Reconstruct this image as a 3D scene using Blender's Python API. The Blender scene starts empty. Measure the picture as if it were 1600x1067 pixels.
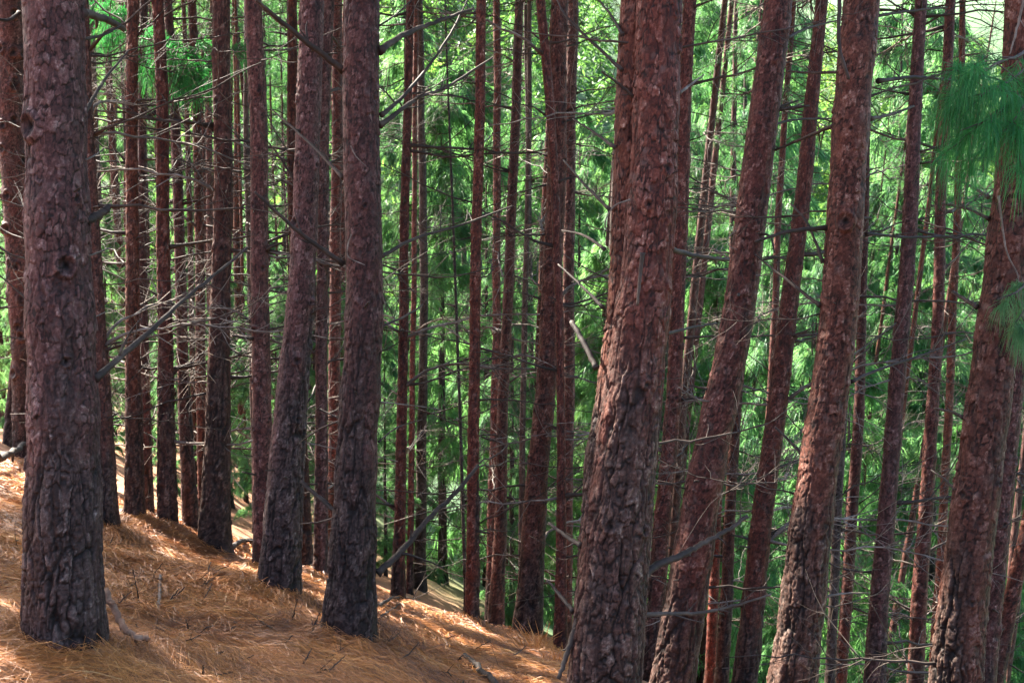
import bpy, math, random
import numpy as np
from mathutils import Vector
rng = np.random.default_rng(11); random.seed(11)
R = math.radians
SC = bpy.context.scene
COL = SC.collection

# ------------------------------------------------------------------ camera
F, PITCH = 1931.0, R(4.0)          # focal length in pixels of the 1600 px wide frame
cam_d = bpy.data.cameras.new('camera'); cam = bpy.data.objects.new('camera', cam_d)
COL.objects.link(cam); cam.rotation_euler = (R(90) - PITCH, 0, 0)
cam_d.sensor_width = 36; cam_d.lens = 36 * F / 1600; cam_d.clip_end = 2000; cam_d.clip_start = .05
cam_d.dof.use_dof = True; cam_d.dof.focus_distance = 7.6; cam_d.dof.aperture_fstop = 7.0
SC.camera = cam
CP, SP = math.cos(PITCH), math.sin(PITCH)

def ray(px, py):
    cx, cz = (px - 800) / F, -(py - 533.5) / F
    return np.array([cx, CP + cz * SP, -SP + cz * CP])
def at(px, py, Y):
    d = ray(px, py); return d * (Y / d[1])
def pix(P):
    P = np.asarray(P); f = P[..., 1] * CP - P[..., 2] * SP; u = P[..., 1] * SP + P[..., 2] * CP
    return np.stack([800 + F * P[..., 0] / f, 533.5 - F * u / f, f], -1)

# ------------------------------------------------------------------ noise
def hash01(i, j, k):
    x = np.sin(i * 127.1 + j * 311.7 + k * 74.7) * 43758.5453
    return x - np.floor(x)
def vnoise(u, v, seed, wrap=None):
    iu, iv = np.floor(u), np.floor(v); fu, fv = u - iu, v - iv
    fu = fu * fu * (3 - 2 * fu); fv = fv * fv * (3 - 2 * fv)
    w = (lambda a: np.mod(a, wrap)) if wrap else (lambda a: a)
    a, b = hash01(w(iu), iv, seed), hash01(w(iu + 1), iv, seed)
    c, d = hash01(w(iu), iv + 1, seed), hash01(w(iu + 1), iv + 1, seed)
    return (a * (1 - fu) + b * fu) * (1 - fv) + (c * (1 - fu) + d * fu) * fv
def fbm(u, v, seed, o=4):
    s, a, t = 0, 1, 0
    for k in range(o):
        s = s + a * vnoise(u * 2 ** k, v * 2 ** k, seed + k * 17); t += a; a *= .5
    return s / t
def voro(u, v, nu, seed):
    iu, iv = np.floor(u), np.floor(v)
    f1 = np.full(u.shape, 9.); f2 = np.full(u.shape, 9.); idv = np.zeros(u.shape)
    ox = np.zeros(u.shape); oy = np.zeros(u.shape)
    for dj in (-1, 0, 1):
        for di in (-1, 0, 1):
            ci, cj = iu + di, iv + dj; wi = np.mod(ci, nu)
            dx = u - (ci + .5 + .8 * (hash01(wi, cj, seed) - .5))
            dy = v - (cj + .5 + .8 * (hash01(wi, cj, seed + 5) - .5))
            d = np.sqrt(dx * dx + dy * dy); n = d < f1
            f2 = np.where(n, f1, np.minimum(f2, d)); f1 = np.where(n, d, f1)
            idv = np.where(n, hash01(wi, cj, seed + 9), idv); ox = np.where(n, dx, ox); oy = np.where(n, dy, oy)
    return f1, f2 - f1, idv, ox, oy
def sstep(a, b, x):
    t = np.clip((x - a) / (b - a), 0, 1); return t * t * (3 - 2 * t)

# ------------------------------------------------------------------ terrain
def ground(x, y):
    x = np.asarray(x, float); y = np.asarray(y, float)
    xc = np.clip(x, -8, 7); yc = np.clip(y, -6, 16)
    z = -1.669 - .1462 * xc - .0806 * yc - .0135 * xc * yc - .00824 * yc * np.abs(yc)
    sl = np.clip(-.0806 - .0135 * xc - .0165 * 16, -.42, -.2)
    far = np.clip(y - 16, 0, None)
    z = z + sl * 26 * (1 - np.exp(-far / 26))
    z = z - .10 * np.clip(x + 8, None, 0) - .30 * np.clip(x - 7, 0, 22)
    z = z + .42 * np.clip(y - 62, 0, 110) ** 1.06 * sstep(62, 80, y)      # the slope across the valley
    return z
def gbump(x, y):
    n = (fbm(x * 1.1, y * 1.1, 3, 4) - .5) * .22 + (fbm(x * 4 + y, y * 5, 8, 3) - .5) * .085
    return n
MOUNDS = []        # (x, y, radius, height) needle drifts around stems
def gz(x, y):
    z = ground(x, y) + gbump(np.asarray(x, float), np.asarray(y, float))
    for mx, my, mr, mh in MOUNDS:
        z = z + mh * np.exp(-((x - mx) ** 2 + (y - my) ** 2) / (mr * mr))
    return z
def hit(px, py):                    # where the sight line of a pixel meets the ground
    d = ray(px, py); d = d / d[1]
    Y = np.arange(2.0, 60, .02); dz = d[2] * Y - ground(d[0] * Y, Y)
    k = int(np.argmax(dz < 0)); return d * Y[k]

# ------------------------------------------------------------------ mesh helpers
def mesh_np(name, V, Fq, mats, parent=None, attrs=None, smooth=True, loc=None, tris=None, fmat=None):
    me = bpy.data.meshes.new(name)
    V = np.asarray(V, np.float32); Fq = np.asarray(Fq, np.int32).reshape(-1, 4)
    me.vertices.add(len(V)); me.vertices.foreach_set('co', V.ravel())
    nq = len(Fq); nt = 0 if tris is None else len(tris)
    idx = Fq.ravel() if nt == 0 else np.concatenate([Fq.ravel(), np.asarray(tris, np.int32).ravel()])
    me.loops.add(len(idx)); me.loops.foreach_set('vertex_index', idx)
    me.polygons.add(nq + nt)
    st = np.arange(nq) * 4
    if nt: st = np.concatenate([st, nq * 4 + np.arange(nt) * 3])
    me.polygons.foreach_set('loop_start', st.astype(np.int32))
    me.update(calc_edges=True)
    me.polygons.foreach_set('use_smooth', np.full(nq + nt, smooth))
    for k, a in (attrs or {}).items():
        at_ = me.attributes.new(k, 'FLOAT', 'POINT'); at_.data.foreach_set('value', np.asarray(a, np.float32).ravel())
    for m in (mats if isinstance(mats, (list, tuple)) else [mats]): me.materials.append(m)
    if fmat is not None: me.polygons.foreach_set('material_index', np.asarray(fmat, np.int32))
    me.update()
    o = bpy.data.objects.new(name, me); COL.objects.link(o)
    if parent is not None: o.parent = parent
    if loc is not None: o.location = loc
    return o
def tag(o, label=None, cat=None, group=None, kind=None):
    if label: o['label'] = label
    if cat: o['category'] = cat
    if group: o['group'] = group
    if kind: o['kind'] = kind
    return o
def empty(name, loc):
    o = bpy.data.objects.new(name, None); COL.objects.link(o); o.location = loc; o.empty_display_size = .2
    return o
def catmull(P, n):
    P = np.asarray(P, float)
    if len(P) < 3: return np.linspace(P[0], P[-1], n)
    Q = np.vstack([2 * P[0] - P[1], P, 2 * P[-1] - P[-2]]); t = np.linspace(0, len(P) - 1 - 1e-6, n)
    i = t.astype(int); f = (t - i)[:, None]
    a, b, c, d = Q[i], Q[i + 1], Q[i + 2], Q[i + 3]
    return .5 * (2 * b + (c - a) * f + (2 * a - 5 * b + 4 * c - d) * f ** 2 + (3 * b - a - 3 * c + d) * f ** 3)
class Tubes:
    def __init__(s): s.V, s.F, s.n = [], [], 0
    def add(s, P, r, sides=5, knob=0.0):
        P = np.asarray(P, float); n = len(P); r = np.broadcast_to(np.asarray(r, float), (n,))
        T = np.gradient(P, axis=0); T /= np.linalg.norm(T, axis=1)[:, None] + 1e-9
        up = np.array([0, 0, 1.]) if abs(T[:, 2]).mean() < .85 else np.array([1., 0, 0])
        A = np.cross(T, up); A /= np.linalg.norm(A, axis=1)[:, None] + 1e-9; B = np.cross(T, A)
        th = np.arange(sides) * 2 * math.pi / sides
        rr = r[:, None] * (1 + knob * (rng.random((n, sides)) - .5))
        V = P[:, None] + rr[..., None] * (np.cos(th)[None, :, None] * A[:, None] + np.sin(th)[None, :, None] * B[:, None])
        i = np.arange(n - 1)[:, None] * sides; j = np.arange(sides)[None]; k = (j + 1) % sides
        q = np.stack([i + j, i + k, i + sides + k, i + sides + j], -1).reshape(-1, 4)
        if sides >= 4:
            c = len(V.reshape(-1, 3)); V = np.vstack([V.reshape(-1, 3), P[-1:], P[:1]])
            e = (n - 1) * sides; jj = np.arange(sides); kk = (jj + 1) % sides
            q = np.vstack([q, np.stack([e + jj, e + kk, np.full(sides, c), np.full(sides, c)], -1)[:0]])
            s.T = getattr(s, 'T', []); s.T.append(np.stack([e + jj, e + kk, np.full(sides, c)], -1) + s.n)
            s.T.append(np.stack([kk, jj, np.full(sides, c + 1)], -1) + s.n)
        V = V.reshape(-1, 3); s.V.append(V); s.F.append(q + s.n); s.n += len(V)
    def build(s, name, mat, parent=None, loc=None):
        T = getattr(s, 'T', None)
        return mesh_np(name, np.vstack(s.V), np.vstack(s.F), mat, parent, loc=loc, tris=np.vstack(T) if T else None)
def ribbons(P, D, L, W, droop, tint=None, hang=False):
    """many needle strips: base point, direction, length, width, droop -> verts, quads, tint"""
    n = len(P); D = D / (np.linalg.norm(D, axis=1)[:, None] + 1e-9)
    S = np.cross(D, rng.normal(size=(n, 3))); S /= np.linalg.norm(S, axis=1)[:, None] + 1e-9
    L = np.broadcast_to(L, (n,))[:, None]; W = np.broadcast_to(W, (n,))[:, None] * .5
    dn = np.array([0, 0, -1.]); dr = np.broadcast_to(droop, (n,))[:, None]
    p1 = P + D * L * .5 + dn * dr * L * .18; p2 = P + D * L * .92 + dn * dr * L * .62
    if hang: p1 = P + D * L * .36 + dn * L * .16; p2 = P + D * L * .52 + dn * L * .60
    V = np.stack([P - S * W * .7, P + S * W * .7, p1 - S * W, p1 + S * W, p2 - S * W * .25, p2 + S * W * .25], 1).reshape(-1, 3)
    b = np.arange(n)[:, None] * 6
    q = np.concatenate([b + [0, 1, 3, 2], b + [2, 3, 5, 4]], 1).reshape(-1, 4)
    return V, q, (np.repeat(tint, 6) if tint is not None else None)

# ------------------------------------------------------------------ materials
def new_mat(name):
    m = bpy.data.materials.new(name); m.use_nodes = True; nt = m.node_tree
    for n in list(nt.nodes): nt.nodes.remove(n)
    return m, nt, nt.nodes.new('ShaderNodeOutputMaterial')
def N(nt, t, **k):
    n = nt.nodes.new(t)
    for a, v in k.items():
        if a.startswith('_'): n.inputs[a[1:]].default_value = v
        else: setattr(n, a, v)
    return n
def ramp(nt, fac, stops):
    r = nt.nodes.new('ShaderNodeValToRGB'); e = r.color_ramp.elements
    while len(e) < len(stops): e.new(.5)
    for x, (p, c) in zip(e, stops): x.position = p; x.color = (*c, 1)
    nt.links.new(fac, r.inputs[0]); return r.outputs[0]
def mixc(nt, f, a, b, mode='MIX'):
    m = nt.nodes.new('ShaderNodeMix'); m.data_type = 'RGBA'; m.blend_type = mode
    for s, v in ((m.inputs[0], f), (m.inputs[6], a), (m.inputs[7], b)):
        if hasattr(v, 'node'): nt.links.new(v, s)
        else: s.default_value = v if not isinstance(v, tuple) else (*v, 1)
    return m.outputs[2]
def math_(nt, op, a, b=0.):
    m = nt.nodes.new('ShaderNodeMath'); m.operation = op
    for s, v in zip(m.inputs, (a, b)):
        if hasattr(v, 'node'): nt.links.new(v, s)
        else: s.default_value = v
    return m.outputs[0]
def attr(nt, name):
    return N(nt, 'ShaderNodeAttribute', attribute_name=name).outputs['Fac']

def bark_material(name, upper, lower, rough=.66):
    m, nt, out = new_mat(name); L = nt.links
    co = N(nt, 'ShaderNodeTexCoord').outputs['Object']
    info = N(nt, 'ShaderNodeObjectInfo').outputs['Random']
    fine = N(nt, 'ShaderNodeTexNoise', _Scale=55., _Detail=6., _Roughness=.7); L.new(co, fine.inputs['Vector'])
    mp = N(nt, 'ShaderNodeMapping'); mp.inputs['Scale'].default_value = (9, 9, 2.2); L.new(co, mp.inputs[0])
    big = N(nt, 'ShaderNodeTexNoise', _Scale=1., _Detail=4.); L.new(mp.outputs[0], big.inputs['Vector'])
    pl = attr(nt, 'plate'); low = attr(nt, 'low'); ck = attr(nt, 'crack')
    pf = math_(nt, 'ADD', math_(nt, 'MULTIPLY', pl, .62), math_(nt, 'MULTIPLY', math_(nt, 'SUBTRACT', fine.outputs[0], .34), 1.15))
    cu = ramp(nt, pf, upper); cl = ramp(nt, pf, lower)
    lw = math_(nt, 'ADD', low, math_(nt, 'MULTIPLY', math_(nt, 'SUBTRACT', big.outputs[0], .5), 1.3))
    lw = N(nt, 'ShaderNodeClamp'); L.new(math_(nt, 'ADD', low, math_(nt, 'MULTIPLY', math_(nt, 'SUBTRACT', big.outputs[0], .5), 1.5)), lw.inputs[0])
    c = mixc(nt, lw.outputs[0], cu, cl)
    # thin lichen and dusty grey on some plates
    spl = N(nt, 'ShaderNodeTexNoise', _Scale=16., _Detail=5.); L.new(co, spl.inputs['Vector'])
    c = mixc(nt, math_(nt, 'MULTIPLY', N_ramp(nt, spl.outputs[0], .56, .7), .35), c, (.10, .075, .066))
    hs = N(nt, 'ShaderNodeHueSaturation'); L.new(c, hs.inputs['Color'])
    L.new(math_(nt, 'ADD', .496, math_(nt, 'MULTIPLY', math_(nt, 'FRACT', math_(nt, 'MULTIPLY', info, 3.7)), .012)), hs.inputs['Hue'])
    L.new(math_(nt, 'ADD', .70, math_(nt, 'MULTIPLY', info, .48)), hs.inputs['Value']); L.new(math_(nt, 'ADD', .80, math_(nt, 'MULTIPLY', math_(nt, 'FRACT', math_(nt, 'MULTIPLY', info, 7.3)), .30)), hs.inputs['Saturation'])
    c = mixc(nt, ck, hs.outputs[0], (.005, .003, .0025))
    b = N(nt, 'ShaderNodeBsdfPrincipled', _Roughness=rough); b.inputs['Specular IOR Level'].default_value = .15
    L.new(c, b.inputs['Base Color'])
    bp = N(nt, 'ShaderNodeBump', _Strength=.55, _Distance=.006); L.new(fine.outputs[0], bp.inputs['Height']); L.new(bp.outputs[0], b.inputs['Normal'])
    L.new(b.outputs[0], out.inputs[0]); return m
def N_ramp(nt, v, a, b):
    n = N(nt, 'ShaderNodeMapRange', _1=a, _2=b) if False else nt.nodes.new('ShaderNodeMapRange')
    n.inputs[1].default_value = a; n.inputs[2].default_value = b; nt.links.new(v, n.inputs[0]); return n.outputs[0]

BARK = bark_material('pine_bark',  # palest stops paint the sky glints on flake edges into the colour
    [(0, (.010, .003, .002)), (.30, (.040, .0098, .0064)), (.55, (.083, .0225, .0150)), (.75, (.140, .056, .041)), (.95, (.32, .20, .16))],
    [(0, (.007, .0032, .0024)), (.30, (.026, .0112, .0082)), (.58, (.062, .030, .0225)), (.78, (.120, .074, .058)), (.96, (.27, .20, .17))])
BARK_GREY = bark_material('grey_pine_bark',
    [(0, (.016, .010, .008)), (.4, (.045, .029, .024)), (.7, (.080, .056, .047)), (1, (.15, .12, .10))],
    [(0, (.012, .008, .007)), (.4, (.032, .023, .021)), (.7, (.06, .046, .042)), (1, (.12, .10, .09))])

def simple_mat(name, stops, scale=8., rough=.85, bump=.3, stretch=(1, 1, 1)):
    m, nt, out = new_mat(name); L = nt.links
    co = N(nt, 'ShaderNodeTexCoord').outputs['Object']
    mp = N(nt, 'ShaderNodeMapping'); mp.inputs['Scale'].default_value = stretch; L.new(co, mp.inputs[0])
    n = N(nt, 'ShaderNodeTexNoise', _Scale=scale, _Detail=5., _Roughness=.65); L.new(mp.outputs[0], n.inputs['Vector'])
    info = N(nt, 'ShaderNodeObjectInfo').outputs['Random']
    c = ramp(nt, n.outputs[0], stops)
    hs = N(nt, 'ShaderNodeHueSaturation'); L.new(c, hs.inputs['Color'])
    L.new(math_(nt, 'ADD', .7, math_(nt, 'MULTIPLY', info, .6)), hs.inputs['Value'])
    b = N(nt, 'ShaderNodeBsdfPrincipled', _Roughness=rough); b.inputs['Specular IOR Level'].default_value = .3
    L.new(hs.outputs[0], b.inputs['Base Color'])
    bp = N(nt, 'ShaderNodeBump', _Strength=bump, _Distance=.01); L.new(n.outputs[0], bp.inputs['Height']); L.new(bp.outputs[0], b.inputs['Normal'])
    L.new(b.outputs[0], out.inputs[0]); return m
DEAD = simple_mat('dead_wood', [(.28, (.009, .005, .0035)), (.5, (.027, .0165, .0115)), (.68, (.06, .041, .030)), (.8, (.15, .112, .086))], 7., .75, .5, (1, 1, 1))
PALE = simple_mat('pale_dead_wood', [(.25, (.045, .032, .025)), (.5, (.10, .078, .063)), (.75, (.22, .185, .155))], 14.)
STICK = simple_mat('fallen_wood', [(.25, (.05, .028, .02)), (.5, (.13, .07, .045)), (.75, (.24, .15, .10))], 14.)
DARKSTICK = simple_mat('dark_twig_wood', [(.3, (.010, .0065, .005)), (.7, (.040, .027, .020))], 20.)

def leaf_mat(name, stops, trans=.5, tcol=None):
    m, nt, out = new_mat(name); L = nt.links
    t = attr(nt, 'tint'); info = N(nt, 'ShaderNodeObjectInfo').outputs['Random']
    v = math_(nt, 'ADD', math_(nt, 'MULTIPLY', t, .75), math_(nt, 'MULTIPLY', info, .25))
    c = ramp(nt, v, stops)
    b = N(nt, 'ShaderNodeBsdfPrincipled', _Roughness=.5); b.inputs['Specular IOR Level'].default_value = .3
    L.new(c, b.inputs['Base Color'])
    tr = N(nt, 'ShaderNodeBsdfTranslucent')
    L.new(mixc(nt, .5, c, tcol or (.10, .22, .03), 'ADD'), tr.inputs['Color'])
    mx = N(nt, 'ShaderNodeMixShader'); mx.inputs[0].default_value = trans
    L.new(b.outputs[0], mx.inputs[1]); L.new(tr.outputs[0], mx.inputs[2]); L.new(mx.outputs[0], out.inputs[0]); return m
GREEN = leaf_mat('drooping_needles', [(0, (.014, .070, .034)), (.4, (.032, .128, .055)), (.75, (.085, .20, .07)), (1, (.22, .29, .08))], .62, (.15, .25, .055))  # yellow end of the ramp stands in for sunny highlights
YELLOW = leaf_mat('sunlit_yellow_green_needles', [(0, (.016, .065, .02)), (.35, (.045, .14, .045)), (.7, (.10, .22, .065)), (1, (.26, .33, .09))], .6, (.12, .25, .05))  # yellower copy of the needles with the sunlit glow painted in
EMERALD = leaf_mat('emerald_needles', [(0, (.007, .072, .022)), (.5, (.020, .140, .036)), (.85, (.07, .22, .05)), (1, (.26, .27, .07))], .5, (.03, .19, .02))
CANOPY = leaf_mat('canopy_needles', [(0, (.012, .06, .026)), (.5, (.025, .11, .04)), (1, (.09, .17, .045))], .45)
SUNNY = leaf_mat('far_leaves', [(0, (.008, .045, .016)), (.45, (.035, .11, .028)), (.75, (.09, .19, .04)), (1, (.24, .32, .06))], .5, (.10, .18, .02))

def ground_mat():
    m, nt, out = new_mat('needle_covered_soil'); L = nt.links
    co = N(nt, 'ShaderNodeTexCoord').outputs['Object']
    mp = N(nt, 'ShaderNodeMapping'); mp.inputs['Scale'].default_value = (1, 1, 1); mp.inputs['Rotation'].default_value = (0, 0, .5); L.new(co, mp.inputs[0])
    a = N(nt, 'ShaderNodeTexNoise', _Scale=2.2, _Detail=6.); L.new(mp.outputs[0], a.inputs['Vector'])
    s = N(nt, 'ShaderNodeMapping'); s.inputs['Scale'].default_value = (14, 70, 14); s.inputs['Rotation'].default_value = (0, 0, .35); L.new(co, s.inputs[0])
    b2 = N(nt, 'ShaderNodeTexNoise', _Scale=1., _Detail=4., _Roughness=.7, _Distortion=1.2); L.new(s.outputs[0], b2.inputs['Vector'])
    f = math_(nt, 'ADD', math_(nt, 'MULTIPLY', a.outputs[0], .5), math_(nt, 'MULTIPLY', b2.outputs[0], .5))
    c = ramp(nt, f, [(.3, (.07, .028, .013)), (.48, (.20, .085, .035)), (.62, (.26, .105, .038)), (.8, (.36, .17, .065))])
    sep = N(nt, 'ShaderNodeSeparateXYZ'); L.new(co, sep.inputs[0])
    g = N(nt, 'ShaderNodeTexNoise', _Scale=.5, _Detail=5.); L.new(co, g.inputs['Vector'])
    gc = ramp(nt, g.outputs[0], [(.3, (.02, .05, .02)), (.6, (.05, .12, .035)), (.8, (.12, .10, .05))])
    c = mixc(nt, N_ramp(nt, math_(nt, 'ADD', sep.outputs[1], math_(nt, 'MULTIPLY', sep.outputs[0], 1.4)), 20., 32.), c, gc)
    b = N(nt, 'ShaderNodeBsdfPrincipled', _Roughness=.85); L.new(c, b.inputs['Base Color'])
    bp = N(nt, 'ShaderNodeBump', _Strength=.8, _Distance=.02); L.new(f, bp.inputs['Height']); L.new(bp.outputs[0], b.inputs['Normal'])
    L.new(b.outputs[0], out.inputs[0]); return m
GROUND = ground_mat()
def litter_mat():
    m, nt, out = new_mat('dry_pine_needles'); L = nt.links
    c = ramp(nt, attr(nt, 'tint'), [(0, (.07, .022, .008)), (.3, (.23, .078, .020)), (.6, (.38, .140, .030)), (.85, (.48, .205, .052)), (1, (.60, .35, .14))])
    b = N(nt, 'ShaderNodeBsdfPrincipled', _Roughness=.5); b.inputs['Specular IOR Level'].default_value = .4
    L.new(c, b.inputs['Base Color']); L.new(b.outputs[0], out.inputs[0]); return m
LITTER = litter_mat()

# ------------------------------------------------------------------ bark relief
def bark(th, h, rad, seed, amp, rough_h, knots=()):
    """th angle, h height above the foot (grids) -> relief, crack, plate, low"""
    C = 2 * math.pi * rad; u = th / (2 * math.pi)
    w0 = fbm(u * 14, h * 5, seed + 1, 1) * 0 + vnoise(u * 14, h * 4.5, seed + 1, 14) - .5
    w1 = vnoise(u * 34, h * 13, seed + 2, 34) - .5; w2 = vnoise(u * 12, h * 5, seed + 4, 12) - .5
    w3 = vnoise(u * 90, h * 40, seed + 6, 90) - .5; w4 = vnoise(u * 80, h * 45, seed + 7, 80) - .5
    low = 1 - sstep(rough_h * .5, rough_h * 1.35, h + 1.9 * (vnoise(u * 5, h * .8, seed + 3, 5) - .5) + .9 * (vnoise(u * 12, h * 3, seed + 8, 12) - .5))
    nA = max(6, round(C / .020)); fA, eA, idA, oxA, oyA = voro(u * nA + 1.5 * w1 + 1.0 * w0 + .45 * w3, h / .090 + 1.0 * w2 + .4 * w4, nA, seed + 10)
    nB = max(6, round(C / .031)); fB, eB, idB, oxB, oyB = voro(u * nB + 1.3 * w1 + .45 * w3, h / .060 + 1.1 * w2 + .45 * w4, nB, seed + 20)
    nC = max(9, round(C / .012)); fC, eC, idC, _, _ = voro(u * nC + w1 * 2 + .5 * w3, h / .020 + w2 * 2, nC, seed + 30)
    nr = max(4, round(C / .050))
    _, eR, idR, _, _ = voro(u * nr + .55 * w0 + .45 * w1 + .10 * w3, h / .46 + .5 * w2 + .10 * w4, nr, seed + 40)
    rid = (1 - sstep(.04, .20, eR)) * (.45 + .55 * sstep(.3, .55, vnoise(u * 9, h * 3, seed + 41, 9)))
    sel = sstep(.22, .5, vnoise(u * 22, h * 9, seed + 50, 22))             # some seams stay closed
    cA = (1 - sstep(.05, .27, eA)) * (.35 + .65 * sel); cB = (1 - sstep(.04, .20, eB)) * (.15 + .85 * sel)
    cC = 1 - sstep(.04, .28, eC)
    tiltA = (hash01(idA * 91, 1, seed) - .5) * oxA * 1.5 + (.3 + .7 * hash01(idA * 57, 2, seed)) * -oyA
    tiltB = (hash01(idB * 91, 3, seed) - .5) * oxB + (.2 + hash01(idB * 57, 4, seed)) * -oyB
    grain = vnoise(u * nC * 2.2, h * 95, seed + 60, round(nC * 2.2)) if False else w3
    hA = .0045 * (1 - cA) + .0065 * idA + .0050 * tiltA - .012 * rid + .005 * idR + .0024 * idC - .0010 * cC + .0022 * w4
    loose = sstep(.70, .8, idB)
    hB = .0018 * (1 - cB) + .0024 * idB + (.0022 + .0085 * loose) * tiltB - .005 * rid * (rid > .5) + .0013 * idC - .0004 * cC + .0014 * w4
    hgt = low * hA + (1 - low) * hB
    crack = low * np.maximum(np.maximum(cA * .92, rid * .97), cC * .45) + (1 - low) * np.maximum(np.maximum(cB * .92, rid * .5 * sel), cC * .22)
    plate = low * idA + (1 - low) * idB
    plate = np.clip(.62 * plate + .38 * idC, 0, 1)
    hgt = hgt * amp
    for (kt, kh, kr) in knots:
        dt = (np.mod(th - kt + math.pi, 2 * math.pi) - math.pi) * rad; dh = (h - kh) * .85
        d = np.sqrt(dt * dt + dh * dh) / kr
        hgt = hgt + kr * (.34 * np.exp(-(d - .75) ** 2 * 5) - .35 * np.exp(-(d * 2.6) ** 2) + .10 * np.sin(d * 9) * np.exp(-d * d * .6))
        crack = np.maximum(crack, np.exp(-(d * 2.1) ** 4)); crack = np.maximum(crack, .6 * np.exp(-((d - .58) * 9) ** 2))
    return hgt, np.clip(crack, 0, 1), plate, low

class Stem:
    """centre line and radius of a trunk, by height"""
    def __init__(s, pts, rad, zbase, top):
        o = np.argsort([p[2] for p in pts]); P = np.array(pts)[o]; r = np.array(rad)[o]
        k = max(0, len(P) - 2)
        sl = (P[-1] - P[0]) / (P[-1][2] - P[0][2])                      # overall lean
        st = (P[-1] - P[k]) / (P[-1][2] - P[k][2])
        zt = zbase + top; mid = .5 * (P[-1][2] + zt)
        e1 = P[-1] + st * (mid - P[-1][2]); e2 = e1 + (sl * .4 + st * .2) * (zt - mid); e1[2] = mid; e2[2] = zt
        rt = r[-1]; Z = list(P[:, 2]); X = list(P[:, 0]); Y = list(P[:, 1]); Rr = list(r)
        if zbase < Z[0] - .05:
            b = P[0] + sl * (zbase - .6 - Z[0]); Z.insert(0, zbase - .6); X.insert(0, b[0]); Y.insert(0, b[1])
            g = (r[0] - r[-1]) / (P[-1][2] - P[0][2]); Rr.insert(0, r[0] + np.clip(g * (Z[1] - Z[0]) * .6, 0, r[0] * .25))
        else:
            Z.insert(0, Z[0] - .6); X.insert(0, X[0]); Y.insert(0, Y[0]); Rr.insert(0, Rr[0] * 1.04)
        Z += [mid, zt]; X += [e1[0], e2[0]]; Y += [e1[1], e2[1]]; Rr += [rt * .75, rt * .18]
        s.Z, s.X, s.Y, s.R = map(np.array, (Z, X, Y, Rr)); s.zb = zbase; s.zt = zt
    def c(s, z):
        z = np.asarray(z, float); off = np.array([-.35, -.17, 0, .17, .35])
        f = lambda A: sum(np.interp(z + o, s.Z, A) for o in off) / 5
        return np.stack([f(s.X), f(s.Y), z], -1)
    def r(s, z):
        off = np.array([-.25, 0, .25]); z = np.asarray(z, float)
        return sum(np.interp(z + o, s.Z, s.R) for o in off) / 3

def trunk_mesh(stem, base, nseg, dz, zlo, zhi, seed, amp, rough_h, knots, mat, parent, name='trunk', flare=.22, coarse=.35):
    zl, zh = max(stem.zb - .35, zlo), min(stem.zt, zhi)
    zs = np.concatenate([np.arange(stem.zb - .45, zl, coarse), np.arange(zl, zh, dz), np.arange(zh, stem.zt, coarse), [stem.zt]])
    th = np.arange(nseg) * 2 * math.pi / nseg
    TH, ZZ = np.meshgrid(th, zs); c = stem.c(zs); r = stem.r(zs)
    hh = zs - stem.zb; c[:, 0] += r * (1 - np.exp(-np.clip(hh, 0, None) / 1.5)) * (.11 * np.sin(hh * 1.25 + seed) + .08 * np.sin(hh * 2.9 + seed * 2.3)); r = r * (1 + .035 * np.sin(hh * 13 + seed) * (.5 + .5 * np.sin(hh * 1.7 + seed)))
    H = ZZ - stem.zb
    rm = float(np.median(r[(zs >= zl) & (zs <= zh)])) if ((zs >= zl) & (zs <= zh)).any() else float(r[0])
    hg, ck, pl, lo = bark(TH, H, rm, seed, amp, rough_h, knots)
    fl = 1 + flare * np.exp(-np.clip(H, -.2, None) / .30) * (1 + .45 * np.sin(TH * 3 + seed) + .25 * np.sin(TH * 5 + seed * 2))
    wob = 1 + .05 * (vnoise(TH / (2 * math.pi) * 4, H * 1.5, seed + 77, 4) - .5) + .03 * (vnoise(TH / (2 * math.pi) * 7, H * 5, seed + 78, 7) - .5)
    rad = r[:, None] * fl * wob + np.minimum(1, r[:, None] / rm) * (hg - .004)
    V = np.stack([c[:, 0][:, None] + rad * np.cos(TH), c[:, 1][:, None] + rad * np.sin(TH), ZZ], -1).reshape(-1, 3) - np.asarray(base)
    n = len(zs); i = np.arange(n - 1)[:, None] * nseg; j = np.arange(nseg)[None]; k = (j + 1) % nseg
    q = np.stack([i + j, i + k, i + nseg + k, i + nseg + j], -1).reshape(-1, 4)
    return mesh_np(name, V, q, mat, parent, {'crack': ck, 'plate': pl, 'low': lo})

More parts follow.
